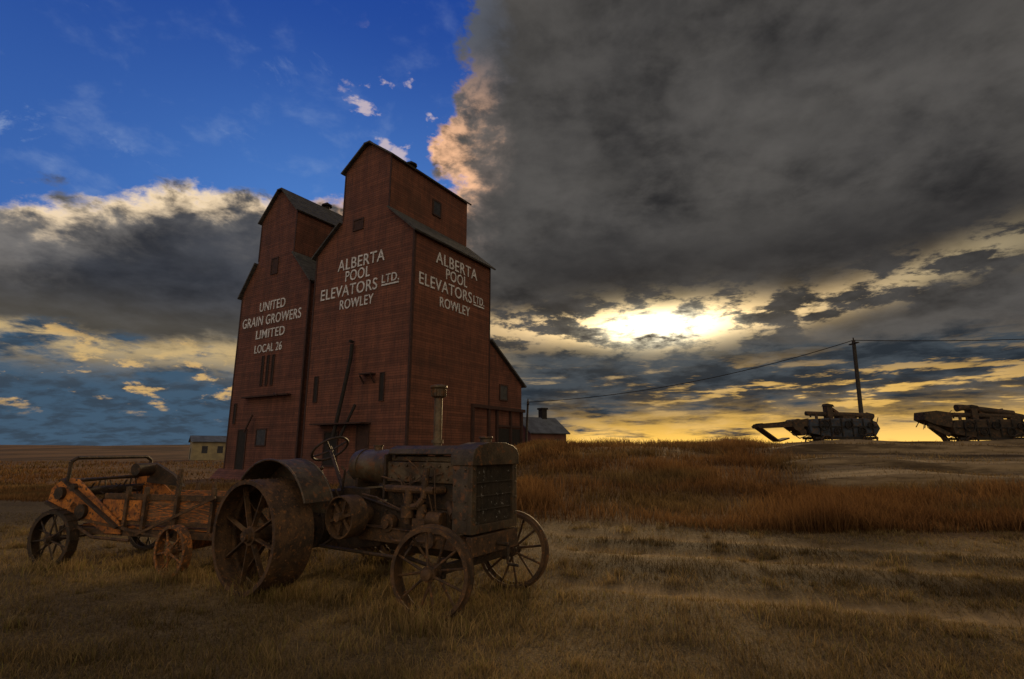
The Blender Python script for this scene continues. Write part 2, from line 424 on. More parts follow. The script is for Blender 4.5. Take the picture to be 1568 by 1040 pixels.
cs=[tw(0,-.95),tw(.3,-1.05),tw(-.5,-.9),tw(2.1,-.75),tw(2.2,-.95),tw(2.4,-.9),tw(2.0,.7),tw(0,.8),tw(1.2,0),tw(1.7,-.8),tw(1.0,-.7),sw(0,0),sw(1.95,0),sw(1,.5),sw(2.2,-.1),sw(.2,-.1)]
xs=[];ys=[];hh=[]
for (cx,cy) in cs:
    n=300; xs.append(cx+rng.normal(0,.22,n));ys.append(cy+rng.normal(0,.14,n));hh.append(np.full(n,.19))
for _ in range(560):
    cy=rng.uniform(3,10.8); cx=rng.uniform(-cy,cy)
    if tracks(np.array([cx]),np.array([cy]))[0]>.5: continue
    n=int(rng.uniform(15,90)); r=rng.uniform(.02,.10)
    xs.append(cx+rng.normal(0,r*1.6,n));ys.append(cy+rng.normal(0,r,n));hh.append(np.full(n,rng.uniform(.06,.15)))
x=np.concatenate(xs);y=np.concatenate(ys);hh=np.concatenate(hh)
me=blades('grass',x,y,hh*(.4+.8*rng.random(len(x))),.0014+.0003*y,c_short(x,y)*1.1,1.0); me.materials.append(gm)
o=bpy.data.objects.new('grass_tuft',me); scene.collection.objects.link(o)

# ------------------------------------------------------------------ text
def text(s,parent,face,cx,z,width,height,name):
    cu=bpy.data.curves.new('t','FONT'); cu.body=s; cu.size=1; cu.offset=.004; cu.extrude=.02; cu.align_x='CENTER'; cu.space_character=1.08
    to=bpy.data.objects.new('t',cu); scene.collection.objects.link(to)
    bpy.context.view_layer.update()
    me=bpy.data.meshes.new_from_object(to.evaluated_get(bpy.context.evaluated_depsgraph_get()))
    bpy.data.objects.remove(to)
    n=len(me.vertices); co=np.empty(n*3); me.vertices.foreach_get('co',co); co=co.reshape(-1,3)
    lo=co.min(0);hi=co.max(0)
    co[:,0]=(co[:,0]-(lo[0]+hi[0])/2)*width/(hi[0]-lo[0]); co[:,1]=(co[:,1]-(lo[1]+hi[1])/2)*height/(hi[1]-lo[1])
    if face=='front': out=np.stack([-.035-co[:,2],cx-co[:,0],z+co[:,1]],1)
    else: out=np.stack([cx+co[:,0],-.035-co[:,2],z+co[:,1]],1)
    me.vertices.foreach_set('co',out.ravel()); me.materials.clear(); me.materials.append(M_white)
    o=bpy.data.objects.new(name,me); scene.collection.objects.link(o); o.parent=parent

# ------------------------------------------------------------------ elevators
def elevator(name,loc,wd,dp,ze,y1,y2,zj,zc,za,wall):
    e=empty(name,(loc[0],loc[1],0),R(58)); ym=(y1+y2)/2; zb=-2
    MB().prism([(0,zb),(0,ze),(y1,zj),(y1,zc),(ym-.25,za),(ym+.25,za),(y2,zc),(y2,zj),(wd,ze),(wd,zb)],'x',0,dp).obj('walls',wall,e,smooth=False)
    r=MB()
    def slab(ya,z1,yb,z2,ov=.35,th=.12):
        d=Vector((yb-ya,z2-z1)).normalized(); n=Vector((-d.y,d.x)); n=n if n.y>0 else -n
        a=Vector((ya,z1))-d*ov+n*.01; b=Vector((yb,z2))+n*.01
        r.prism([a,b,b+n*th,a+n*th],'x',-.3,dp+.3)
    slab(0,ze,y1,zj); slab(wd,ze,y2,zj); slab(y1,zc,ym-.25,za,.25); slab(y2,zc,ym+.25,za,.25)
    r.box((-.32,ym-.33,za+.02),(dp+.32,ym+.33,za+.14))
    r.obj('roof',M_roof,e,smooth=False)
    t=MB()
    for yy in (-.03,wd-.13): t.box((-.035,yy,zb),(.0,yy+.16,ze))
    t.box((0,-.035,zb),(.14,0,ze-.1)); t.box((dp-.14,-.035,zb),(dp,0,ze-.1))
    t.box((-.035,y1-.02,zj+.2),(0,y1+.12,zc)); t.box((-.035,y2-.12,zj+.2),(0,y2+.02,zc))
    t.obj('corner_boards',M_trim,e,smooth=False)
    vx=dp*.5
    MB().cyl((vx,ym,za),(vx,ym,za+.55),.26).cyl((vx,ym,za+.5),(vx,ym,za+.62),.5).lathe([(.62,.5),(.95,.02)],(vx,ym,za),(0,0,1),16,closed=False).obj('roof_vent',M_dark,e)
    return e
def opening(e,face,c,z0,z1,wd,mt=M_dark,frame=.1,name='window'):
    g=MB();f=MB()
    a,b=c-wd/2,c+wd/2
    def bx(mb,a0,a1,q0,q1,pr):
        if face=='front': mb.box((-pr,a0,q0),(-.001,a1,q1))
        else: mb.box((a0,-pr,q0),(a1,-.001,q1))
    bx(g,a,b,z0,z1,.03)
    bx(f,a-frame,a,z0-frame,z1+frame,.07);bx(f,b,b+frame,z0-frame,z1+frame,.07);bx(f,a,b,z1,z1+frame,.07);bx(f,a,b,z0-frame,z0,.07)
    g.obj(name,mt,e,smooth=False); f.obj(name+'_frame',M_trim,e,smooth=False)
PE=elevator('grain_elevator',(-6.53,33),10.07,9.0,16,2.5,7.4,18.15,22.3,23.9,M_wall)
text('ALBERTA',PE,'front',5.1,14.75,4.8,.85,'sign_alberta_front')
text('POOL',PE,'front',5.35,13.8,2.5,.8,'sign_pool_front')
text('ELEVATORS',PE,'front',6.25,12.75,5.9,.85,'sign_elevators_front')
text('LTD.',PE,'front',2.05,12.95,1.6,.6,'sign_ltd_front')
text('ROWLEY',PE,'front',5.3,11.7,3.4,.72,'sign_rowley_front')
text('ALBERTA',PE,'side',4.65,14.75,4.9,.85,'sign_alberta_side')
text('POOL',PE,'side',4.6,13.8,2.5,.8,'sign_pool_side')
text('ELEVATORS',PE,'side',3.5,12.75,5.9,.85,'sign_elevators_side')
text('LTD.',PE,'side',7.4,12.75,1.4,.6,'sign_ltd_side')
text('ROWLEY',PE,'side',4.5,11.6,3.5,.72,'sign_rowley_side')
MB().box((-.06,1.25,12.45),(-.02,2.85,12.56)).box((6.7,-.06,12.25),(8.1,-.02,12.36)).obj('sign_underlines',M_white,PE,smooth=False)
opening(PE,'front',5.6,17.3,18.0,.9,M_trim)
MB().box((4.6,2.43,19.6),(5.4,2.499,20.7)).obj('cupola_window',M_glass,PE,smooth=False)
MB().box((4.48,2.40,19.5),(4.6,2.499,20.8)).box((5.4,2.40,19.5),(5.52,2.499,20.8)).box((4.6,2.40,20.7),(5.4,2.499,20.82)).box((4.6,2.40,19.48),(5.4,2.499,19.6)).obj('cupola_window_frame',M_trim,PE,smooth=False)
opening(PE,'front',2.35,4.6,6.4,.35,frame=.05,name='vent_slot')
opening(PE,'front',9.0,4.8,6.6,.35,frame=.05,name='vent_slot_b')
opening(PE,'front',3.9,.6,3.0,1.0,M_trim,name='door')
opening(PE,'front',7.0,.4,2.6,1.3,M_dark,name='loading_door')
MB().tube([(-.25,5.2,8.6),(-.3,5.2,7.6),(-.5,5.5,5.2),(-.7,6.0,2.2)],.13,10).tube([(-.4,5.3,8.8),(-.1,5.3,8.8)],.1).tube([(-.35,4.4,4.4),(-.8,5.2,2.2)],.1).obj('grain_spout',M_dark,PE)
MB().box((-.5,3.0,6.35),(-.03,4.1,6.45)).beam((-.45,3.05,6.3),(-.03,3.05,5.8),.08,.08).beam((-.45,4.05,6.3),(-.03,4.05,5.8),.08,.08).box((-.9,3.2,3.1),(-.03,8.3,3.2)).obj('ledges',M_trim,PE,smooth=False)
MB().prism([(9.02,-2),(9.02,9.9),(14,6.85),(14,-2)],'y',.1,8).obj('drive_shed_walls',M_wall2,PE,smooth=False)
dd=Vector((14-9.02,6.85-9.9)).normalized(); nn=Vector((-dd.y,dd.x)); a_=Vector((9.02,9.92)); b_=Vector((14,6.87))+dd*.4
MB().prism([a_,b_,b_+nn*.14,a_+nn*.14],'y',-.2,8.3).obj('drive_shed_roof',M_roof,PE,smooth=False)
MB().box((10.6,.02,5.4),(11.6,.099,6.5)).obj('shed_window',M_glass,PE,smooth=False)
MB().box((10.5,.0,6.5),(11.7,.09,6.6)).box((10.5,0,5.3),(11.7,.09,5.4)).box((10.5,.0,5.4),(10.6,.09,6.5)).box((11.6,0,5.4),(11.7,.09,6.5)).obj('shed_window_frame',M_trim,PE,smooth=False)
d_=MB()
d_.box((6.6,-.25,4.5),(14.1,-.04,4.75)).box((6.6,-.2,-.5),(6.85,-.04,4.5)).box((8.7,-.2,-.5),(8.9,-.04,4.5)).box((10.0,-.1,-.5),(10.2,.09,4.5)).box((12,-.1,-.5),(12.2,.09,4.5)).box((10.2,-.05,3.2),(13.6,.09,3.35)).box((13.7,-.1,-.5),(13.95,.09,4.5))
d_.obj('door_timbers',M_trim,PE,smooth=False)
MB().box((10.3,.03,0),(11.9,.095,3.1)).box((12.3,.03,0),(13.6,.095,3.1)).obj('shed_doors',M_dark,PE,smooth=False)

UE=elevator('grain_elevator',(-16.1,40),9.4,9.5,14.8,2.45,7.5,17.5,21.4,23.8,M_wall2)
text('UNITED',UE,'front',4.75,13.35,3.5,.8,'sign_united')
text('GRAIN GROWERS',UE,'front',4.8,12.15,8.0,.85,'sign_grain_growers')
text('LIMITED',UE,'front',4.7,10.95,3.9,.75,'sign_limited')
text('LOCAL 26',UE,'front',4.8,9.7,3.7,.7,'sign_local')
opening(UE,'front',5.0,16.2,17.5,.8,M_trim)
for k,c_ in enumerate((3.9,4.6,5.3)): opening(UE,'front',c_,6.6,9.0,.22,frame=.06,name='vent_slot_%d'%k)
opening(UE,'front',4.6,1.8,3.0,1.2,M_glass)
opening(UE,'front',7.2,-.3,3.0,1.1,name='door')
opening(UE,'front',8.6,3.6,5.2,.3,frame=.05,name='slot')
MB().box((-.45,1.2,5.6),(-.03,7.2,5.7)).tube([(-.3,3.0,5.8),(-.6,2.2,5.6)],.08).tube([(-.3,5.6,4.2),(-.5,6.2,2.8)],.08).obj('ledges',M_trim,UE,smooth=False)
MB().prism([(-1.6,-2),(0,-.1),(0,-2)],'y',2,10.2).obj('ramp',M_wall2,UE,smooth=False)

# ------------------------------------------------------------------ far buildings
def house(name,loc,rz,L,W,he,hr,wm,rm,chim=None,base=-1):
    e=empty(name,loc,rz)
    MB().prism([(-W/2,base),(-W/2,he),(0,hr),(W/2,he),(W/2,base)],'x',-L/2,L/2).obj('walls',wm,e,smooth=False)
    r=MB()
    for sg in (-1,1):
        d=Vector((sg*W/2,he-hr)).normalized(); n=Vector((-d.y,d.x)); n=n if n.y>0 else -n
        a=Vector((0,hr))+n*.01; b=Vector((sg*W/2,he))+d*.4+n*.01
        r.prism([a,b,b+n*.12,a+n*.12],'x',-L/2-.3,L/2+.3)
    r.obj('roof',rm,e,smooth=False)
    MB().box((-L*.25,-W/2-.03,he*.35),(-L*.1,-W/2-.001,he*.75)).box((L*.15,-W/2-.03,he*.35),(L*.3,-W/2-.001,he*.75)).obj('windows',M_glass,e,smooth=False)
    MB().box((-L/2-.03,-.5,0),(-L/2-.001,.5,2)).obj('door',M_dark,e,smooth=False)
    if chim: MB().box((chim[0]-.35,-.35,hr-.6),(chim[0]+.35,.35,hr+1.0)).box((chim[0]-.45,-.45,hr+1.0),(chim[0]+.45,.45,hr+1.2)).obj('chimney',M_dark,e,smooth=False)
    return e
house('station_house',(2.7,60,.4),R(35),5.0,4.6,2.9,4.5,M_brick,M_tin,(1,0))
house('farm_shed',(-56.5,100,-.4),R(35),6.2,5.5,3.2,4.2,M_cream,M_tin)

# ------------------------------------------------------------------ pole + wires
def pole(name,p,h,r):
    e=empty(name,(p[0],p[1],p[2]))
    MB().cyl((0,0,-.5),(.25,0,h),r,r*.75,10).box((.15,-.5,h-.3),(.35,.5,h-.22)).cyl((.25,.0,h),(.25,.0,h+.2),.05).obj('post',M_pole,e)
    return e
pole('utility_pole',(26.4,40,1.6),8.2,.17)
pole('utility_pole',(1.15,46,1.2),4.4,.12)
def wire(pts,sag,name):
    mb=MB()
    for a,b_ in zip(pts[:-1],pts[1:]):
        a=Vector(a);b_=Vector(b_);pp=[]
        for i in range(25):
            t=i/24; q=a.lerp(b_,t); q.z-=sag*4*t*(1-t); pp.append(q)
        mb.tube(pp,.030,5)
    mb.obj(name,M_dark)
wire([(1.3,46,5.5),(26.65,40,9.8)],.9,'power_line')
wire([(26.65,40,9.8),(60,36,11)],.7,'power_line')

# ------------------------------------------------------------------ wheels
def wheel(mb,c,Rr,wd,ns,hub,rs,th=.018,steer=0,lip=.0,flat=False,hw=None,seg=64):
    ax=Vector((-math.sin(steer),math.cos(steer),0)); fw=Vector((math.cos(steer),math.sin(steer),0)); up=Vector((0,0,1)); c=Vector(c)
    h=wd/2; hw=hw or wd*.45
    mb.lathe([(-h,Rr),(-h,Rr-th-lip),(-h+.012,Rr-th-lip),(-h+.012,Rr-th),(h-.012,Rr-th),(h-.012,Rr-th-lip),(h,Rr-th-lip),(h,Rr)],c,ax,seg)
    mb.lathe([(-hw*1.25,hub*.45),(-hw*1.25,hub*.7),(-hw,hub*.75),(-hw,hub),(-hw*.6,hub),(-hw*.6,hub*.75),(hw*.6,hub*.75),(hw*.6,hub),(hw,hub),(hw,hub*.75),(hw*1.25,hub*.7),(hw*1.25,hub*.45)],c,ax,24)
    mb.cyl(c-ax*hw*1.3,c+ax*hw*1.3,hub*.42,seg=12)
    for i in range(ns):
        t=2*math.pi*(i+.3)/ns; sgn=-1 if i%2 else 1
        dr=fw*math.cos(t)+up*math.sin(t)
        p1=c+dr*hub*.8+ax*sgn*hw*.8; p2=c+dr*(Rr-th)+ax*sgn*h*.35
        if flat: mb.beam(p1,p2,.055,.016,up=dr.cross(ax))
        else: mb.cyl(p1,p2,rs,rs*.9,8)
def rivets(mb,c,Rr,wd,n,r=.011):
    c=Vector(c)
    for k in (-.44,-.14,.14,.44):
        for i in range(n):
            t=2*math.pi*(i+(.5 if k in(-.14,.44) else 0))/n
            p=c+Vector((math.cos(t)*Rr,k*wd,math.sin(t)*Rr)); q=c+Vector((math.cos(t)*(Rr+.010),k*wd,math.sin(t)*(Rr+.010)))
            mb.cyl(p,q,r,r*.6,6)

# ------------------------------------------------------------------ TRACTOR
T=empty('vintage_tractor',(T0[0],T0[1],0),R(TA))
RW=.585; RX=-.12
for sg,nm in ((-1,'rear_wheel_right'),(1,'rear_wheel_left')):
    mb=MB(); c=(RX,sg*.96,RW); wheel(mb,c,RW,.46,16,.10,.014,.016,lip=.03,flat=True,hw=.15,seg=80); rivets(mb,c,RW,.46,44)
    mb.lathe([(-.012,RW-.016),(-.012,RW-.07),(.012,RW-.07),(.012,RW-.016)],c,(0,1,0),80)
    mb.cyl((RX,sg*1.08,RW),(RX,sg*1.18,RW),.05).obj(nm,M_rust,T)
for sg,nm in ((-1,'front_wheel_right'),(1,'front_wheel_left')):
    mb=MB(); c=(2.1,sg*.68,.40); st=R(12)
    wheel(mb,c,.395,.14,12,.07,.013,.016,steer=st,lip=.02,hw=.075)
    ax=Vector((-math.sin(st),math.cos(st),0))
    mb.lathe([(-.018,.395),(-.014,.418),(.014,.418),(.018,.395)],c,ax,64)
    mb.lathe([(0,.055),(.03,.05),(.045,.001)],Vector(c)+ax*sg*.09,ax*sg,16,closed=False)
    mb.obj(nm,M_rust,T)
for sg,nm in ((-1,'fender_right'),(1,'fender_left')):
    mb=MB()
    lo,hi=sorted((sg*.58,sg*.94))
    rr=.74; N=22
    A=[(RX+math.cos(R(a))*rr,math.sin(R(a))*rr+.64) for a in np.linspace(24,158,N)]
    Bq=[(RX+math.cos(R(a))*(rr-.012),math.sin(R(a))*(rr-.012)+.64) for a in np.linspace(24,158,N)]
    for i in range(N-1):
        mb.prism([A[i],A[i+1],Bq[i+1],Bq[i]],'y',lo,hi)
    yy=sg*.58
    for i in range(N-1):
        mb.prism([A[i],A[i+1],(A[i+1][0]*.9,min(A[i+1][1],.8)),(A[i][0]*.9,min(A[i][1],.8))],'y',yy-.008,yy+.008)
    mb.tube([(a[0],sg*.94,a[1]) for a in A],.014,6)
    mb.tube([(a[0],sg*.58,a[1]) for a in A],.012,6)
    mb.obj(nm,M_body,T)
mb=MB()
mb.prism([(-.38,.42),(-.38,.88),(-.2,1.0),(.35,1.02),(.55,.98),(.95,.92),(.95,.46),(.5,.38),(-.1,.36)],'y',-.23,.23)
mb.cyl((RX,-1.05,RW),(RX,1.05,RW),.05).cyl((RX,-.70,RW),(RX,.70,RW),.12,seg=20)
mb.cyl((RX,-.34,RW),(RX,-.23,RW),.24,seg=24).cyl((RX,.23,RW),(RX,.34,RW),.24,seg=24)
mb.box((.3,-.24,.94),(.75,.24,1.06))
for i in range(8):
    mb.cyl((RX+.21*math.cos(i*.785),-.36,RW+.21*math.sin(i*.785)),(RX+.21*math.cos(i*.785),-.34,RW+.21*math.sin(i*.785)),.015,seg=6)
mb.obj('transmission_case',M_dkiron,T,bevel=.02)
mb=MB()
for sg in (-1,1):
    mb.box((.7,sg*.29-.03,.52),(2.3,sg*.29+.03,.66)); mb.box((.7,sg*.29-.05,.66),(2.3,sg*.29+.05,.675))
mb.box((2.27,-.40,.5),(2.34,.40,.68)).box((1.2,-.25,.54),(1.28,.25,.6))
mb.obj('frame_rails',M_rust,T,bevel=.006)
mb=MB()
mb.prism([(-.2,.50),(-.25,.62),(-.25,.88),(.25,.88),(.25,.62),(.2,.50),(.1,.40),(-.1,.40)],'x',.97,1.95)
mb.box((.98,-.19,.88),(1.92,.17,1.14))
for i in range(6): mb.cyl((1.05+i*.16,-.265,.84),(1.05+i*.16,-.25,.84),.014,seg=6)
mb.obj('engine_crankcase',M_dkiron,T,bevel=.02)
mb=MB()
mb.box((1.0,-.22,1.145),(1.95,.18,1.36)).box((1.02,-.18,1.365),(1.93,.14,1.42))
for i in range(4):
    xx=1.12+i*.235
    mb.cyl((xx,-.02,1.42),(xx,-.02,1.46),.05,seg=14)
    for k in (-1,1): mb.cyl((xx+.055*k,-.24,1.32),(xx+.055*k,-.22,1.32),.014,seg=6); mb.cyl((xx+.055*k,-.24,1.19),(xx+.055*k,-.22,1.19),.014,seg=6)
mb.obj('cylinder_head',M_tank,T,bevel=.012)
mb=MB()
mb.tube([(1.06,-.20,1.08),(1.10,-.31,1.08),(1.45,-.33,1.08),(1.78,-.31,1.08),(1.82,-.2,1.08)],.04,10)
mb.tube([(1.35,-.2,1.08),(1.35,-.33,1.08)],.035).tube([(1.56,-.2,1.08),(1.56,-.33,1.08)],.035)
mb.cyl((1.45,-.33,1.08),(1.45,-.34,.86),.045,.05).cyl((1.45,-.34,.92),(1.45,-.34,.80),.075,.07,16).cyl((1.45,-.34,.80),(1.45,-.34,.74),.04)
mb.tube([(1.45,-.34,.9),(1.6,-.36,.92),(1.66,-.34,1.0),(1.66,-.30,1.3)],.035)
mb.cyl((1.72,-.3,.80),(1.9,-.3,.80),.075,seg=16).box((1.55,-.38,.68),(1.72,-.25,.8)).cyl((1.62,-.31,.8),(1.62,-.31,.94),.06,.05,14)
mb.cyl((1.15,-.27,.72),(1.15,-.34,.72),.09,seg=18).cyl((1.15,-.34,.72),(1.15,-.37,.72),.05)
mb.cyl((1.75,-.27,.6),(1.75,-.36,.6),.08,seg=18)
mb.tube([(1.05,-.26,.62),(1.3,-.38,.56),(1.7,-.36,.58),(1.95,-.28,.64)],.016,6)
mb.tube([(.7,-.3,1.0),(.95,-.33,.98),(1.2,-.36,.92),(1.45,-.38,.86)],.01,6)
mb.tube([(.9,-.2,1.15),(1.0,-.3,1.2),(1.3,-.3,1.15),(1.42,-.36,.95)],.008,6)
mb.tube([(1.75,-.3,.88),(1.7,-.33,1.1),(1.5,-.28,1.3),(1.3,-.24,1.4)],.007,6)
mb.tube([(1.8,-.3,.88),(1.8,-.33,1.1),(1.75,-.28,1.3),(1.55,-.24,1.4)],.007,6)
mb.tube([(1.95,-.1,1.38),(2.08,-.1,1.36)],.045,10).tube([(1.9,-.22,.95),(2.02,-.28,.85),(2.1,-.28,.82)],.045,10)
for i in range(4): mb.tube([(1.7,-.34,.86),(1.5-.1*i,-.26,1.0+.03*i),(1.12+i*.235,-.24,1.25)],.006,5)
mb.cyl((1.98,-.03,1.05),(2.01,-.03,1.05),.06)
for i in range(4):
    a=R(45+90*i); mb.beam((1.99,-.03,1.05),(1.99,-.03+.27*math.cos(a),1.05+.27*math.sin(a)),.01,.09,up=(1,.4,0))
mb.obj('engine_accessories',M_rust,T)
mb=MB()
yw=.40; prof=[(-yw,.70),(-yw,1.42),(-yw+.03,1.48),(-yw+.1,1.52),(-.14,1.55),(.14,1.55),(yw-.1,1.52),(yw-.03,1.48),(yw,1.42),(yw,.70)]
mb.prism(prof,'x',2.09,2.28)
mb.box((2.275,-.40,.70),(2.33,-.325,1.36)).box((2.275,.325,.70),(2.33,.40,1.36)).box((2.275,-.325,.70),(2.33,.325,.78))
mb.prism([(-yw-.012,1.34),(-yw-.012,1.43),(-yw+.02,1.495),(-yw+.1,1.535),(-.14,1.565),(.14,1.565),(yw-.1,1.535),(yw-.02,1.495),(yw+.012,1.43),(yw+.012,1.34)],'x',2.07,2.35)
mb.cyl((2.2,0,1.56),(2.2,0,1.61),.06,seg=16).cyl((2.2,0,1.605),(2.2,0,1.625),.075,seg=16)
for zz_ in (.84,1.0,1.15,1.3):
    for sg in (-1,1): mb.cyl((2.325,sg*.362,zz_),(2.34,sg*.362,zz_),.015,seg=6)
    mb.cyl((2.12,-.40,zz_),(2.12,-.412,zz_),.013,seg=6); mb.cyl((2.25,-.40,zz_),(2.25,-.412,zz_),.013,seg=6)
mb.obj('radiator_shell',M_body,T,bevel=.01)
MB().box((2.282,-.324,.782),(2.295,.324,1.338)).obj('radiator_core',M_core,T)
mb=MB()
for i in range(27): 
    yy=-.31+i*.0238; mb.box((2.295,yy-.0015,.782),(2.303,yy+.0015,1.338))
for i in range(3): mb.box((2.297,-.324,.91+i*.13),(2.312,.324,.92+i*.13))
mb.obj('radiator_fins',M_core,T,smooth=False)
mb=MB()
hp=[(-.27,1.45),(-.25,1.50),(-.15,1.535),(.15,1.535),(.25,1.50),(.27,1.45)]
hp2=[(a*.96,b-.012) for a,b in hp[::-1]]
mb.prism(hp+hp2,'x',1.05,2.06); mb.box((1.05,-.2,1.40),(1.09,.2,1.48)).box((2.0,-.2,1.40),(2.04,.2,1.48))
mb.obj('hood',M_body,T)
mb=MB()
mb.lathe([(.0,.001),(.0,.15),(.02,.185),(.05,.195),(.68,.195),(.71,.185),(.73,.15),(.73,.001)],(.28,0,1.30),(1,0,0),40,closed=False)
for a in (.12,.6): mb.lathe([(a,.196),(a,.204),(a+.035,.204),(a+.035,.196)],(.28,0,1.30),(1,0,0),40)
mb.cyl((.6,0,1.49),(.6,0,1.53),.05).cyl((.6,0,1.53),(.6,0,1.545),.06)
mb.obj('fuel_tank',M_tank,T)
mb=MB(); 
for xx in (.42,.88): mb.box((xx,-.17,1.05),(xx+.04,.17,1.16))
mb.box((1.0-.03,-.25,.95),(1.0,.25,1.44))
mb.obj('tank_brackets',M_dkiron,T)
mb=MB()
mb.cyl((1.55,-.02,1.43),(1.55,-.02,2.08),.046,seg=16).cyl((1.55,-.02,1.56),(1.55,-.02,1.60),.065,seg=16)
mb.lathe([(0,.045),(.02,.075),(.10,.08),(.12,.095),(.14,.095),(.15,.06),(.15,.001)],(1.55,-.02,2.06),(0,0,1),20,closed=False)
for i in range(10):
    a=R(36*i); mb.beam((1.55+.08*math.cos(a),-.02+.08*math.sin(a),2.08),(1.55+.083*math.cos(a),-.02+.083*math.sin(a),2.16),.01,.01)
mb.obj('exhaust_stack',M_tank,T)
mb=MB()
sc=Vector((-.32,.02,1.50)); sx=Vector((-.62,0,.78)).normalized()
mb.lathe([(math.sin(t)*.016,.235+math.cos(t)*.016) for t in np.linspace(0,2*math.pi,8,endpoint=False)],sc,sx,40)
u_=Vector((0,1,0)); v_=sx.cross(u_)
for i in range(4):
    a=R(45+90*i); mb.cyl(sc-sx*.03,sc+(u_*math.cos(a)+v_*math.sin(a))*.235,.011,seg=6)
mb.cyl(sc+sx*.03,sc-sx*.05,.03)
mb.cyl(sc,(.25,-.20,1.02),.022).cyl((.25,-.20,1.02),(1.9,-.32,.75),.016)
mb.tube([(.1,-.28,.9),(-.05,-.3,1.25)],.012).tube([(.2,.15,1.0),(.0,.15,1.35)],.012).ball((-.05,-.3,1.27),.025)
mb.tube([(.30,-.26,1.0),(.38,-.30,1.25),(.34,-.32,1.30)],.012).tube([(.5,-.3,.7),(.35,-.4,1.05)],.012)
mb.obj('steering_wheel',M_dkiron,T)
mb=MB(); c=(.72,-.52,.78)
mb.lathe([(-.11,.205),(-.11,.22),(0,.228),(.11,.22),(.11,.205)],c,(0,1,0),40)
mb.lathe([(-.02,.04),(-.02,.2),(.0,.2),(.0,.04)],c,(0,1,0),40)
for i in range(6):
    a=R(60*i+15); mb.beam((c[0]+.04*math.cos(a),c[1]-.06,c[2]+.04*math.sin(a)),(c[0]+.2*math.cos(a),c[1]-.06,c[2]+.2*math.sin(a)),.03,.02,up=(0,1,0))
mb.cyl((c[0],-.66,c[2]),(c[0],-.2,c[2]),.045,seg=14).cyl((c[0],-.4,c[2]),(c[0],-.22,c[2]),.11,seg=20)
mb.obj('belt_pulley',M_rust,T)
mb=MB()
mb.beam((2.1,-.55,.40),(2.1,.55,.40),.07,.08).cyl((2.1,-.64,.40),(2.1,-.5,.40),.035).cyl((2.1,.5,.40),(2.1,.64,.40),.035)
for sg in (-1,1):
    mb.cyl((2.1,sg*.53,.32),(2.1,sg*.53,.50),.035,seg=12); mb.cyl((2.1,sg*.5,.38),(1.0,sg*.1,.38),.02)
    mb.tube([(2.1,sg*.53,.36),(1.9,sg*.5,.34)],.018)
mb.cyl((1.9,-.5,.34),(1.9,.5,.34),.014)
mb.prism([(2.0,.44),(2.2,.44),(2.26,.7),(1.95,.7)],'y',-.12,.12)
mb.cyl((2.36,0,.58),(2.5,0,.58),.02).cyl((2.48,0,.58),(2.48,0,.40),.014).cyl((2.48,0,.40),(2.6,0,.40),.014)
mb.tube([(.2,-.44,.42),(1.5,-.44,.42)],.02).tube([(.2,-.40,.42),(.2,-.2,.5)],.018).tube([(1.5,-.44,.42),(1.5,-.27,.55)],.018)
mb.obj('front_axle',M_dkiron,T,bevel=.006)
mb=MB(); mb.box((-.85,-.5,.60),(-.2,.5,.625)).box((-.87,-.5,.56),(-.84,.5,.66)).beam((-.9,0,.45),(-.3,0,.45),.1,.04).beam((-.2,0,.9),(-.75,0,.98),.06,.02)
mb.obj('platform',M_rust,T)
MB().lathe([(.0,.001),(.01,.12),(.06,.2),(.1,.22),(.09,.2),(.05,.18),(.02,.1)],(-.75,0,.98),(0,0,1),24,closed=False).obj('seat',M_rust,T)

# ------------------------------------------------------------------ MANURE SPREADER
Sp=empty('manure_spreader',(S0[0],S0[1],0),R(SA))
mb=MB(); wheel(mb,(0,.0,.36),.36,.12,14,.06,.012,.02,lip=.03,hw=.07); wheel(mb,(0,1.35,.36),.36,.12,14,.06,.012,.02,lip=.03,hw=.07)
mb.cyl((0,-.1,.36),(0,1.45,.36),.03)
for i in range(18):
    t=2*math.pi*i/18
    for yy in (0,1.35): mb.beam((math.cos(t)*.362,yy-.06,.36+math.sin(t)*.362),(math.cos(t)*.362,yy+.06,.36+math.sin(t)*.362),.02,.02)
mb.obj('rear_wheels',M_dkiron,Sp)
mb=MB(); wheel(mb,(1.95,.0,.30),.30,.10,10,.05,.014,.018,lip=.02,hw=.06,steer=R(-12)); wheel(mb,(1.95,1.2,.30),.30,.10,10,.05,.014,.018,lip=.02,hw=.06,steer=R(-12))
mb.cyl((1.95,0,.30),(1.95,1.2,.30),.03).beam((1.95,.1,.36),(1.95,1.1,.36),.08,.1)
M_ruwh=mat('orange_rusty_iron',(.19,.090,.034),(.09,.05,.025),7,rough=.8,bump=.4,bscale=50,c3=(.40,.14,.03),t3=(.50,.62))
mb.obj('front_wheels',M_ruwh,Sp)
mb=MB()
for y0 in (.18,1.16):
    mb.box((.55,y0,.55),(2.95,y0+.03,.72)).box((.55,y0+.002,.725),(2.95,y0+.032,.90))
mb.box((.2,.2,.50),(2.95,1.18,.535)).box((2.92,.2,.54),(2.95,1.16,.95))
mb.obj('box_boards',M_wood,Sp,smooth=False)
mb=MB(); 
mb.box((.55,.165,.86),(2.95,.178,.93)).box((.55,.165,.55),(2.95,.178,.60))
for xx in (.95,1.25,1.75,2.3,2.8):
    mb.box((xx,.12,.42),(xx+.045,.165,1.02 if xx!=1.75 else 1.25)); mb.box((xx,1.2,.42),(xx+.045,1.245,1.02))
mb.box((-.1,.12,.42),(3.0,.17,.50)).box((-.1,1.18,.42),(3.0,1.23,.50))
mb.beam((.15,.1,.62),(1.9,.1,.40),.03,.03).beam((1.25,.09,.45),(2.4,.09,.92),.02,.03)
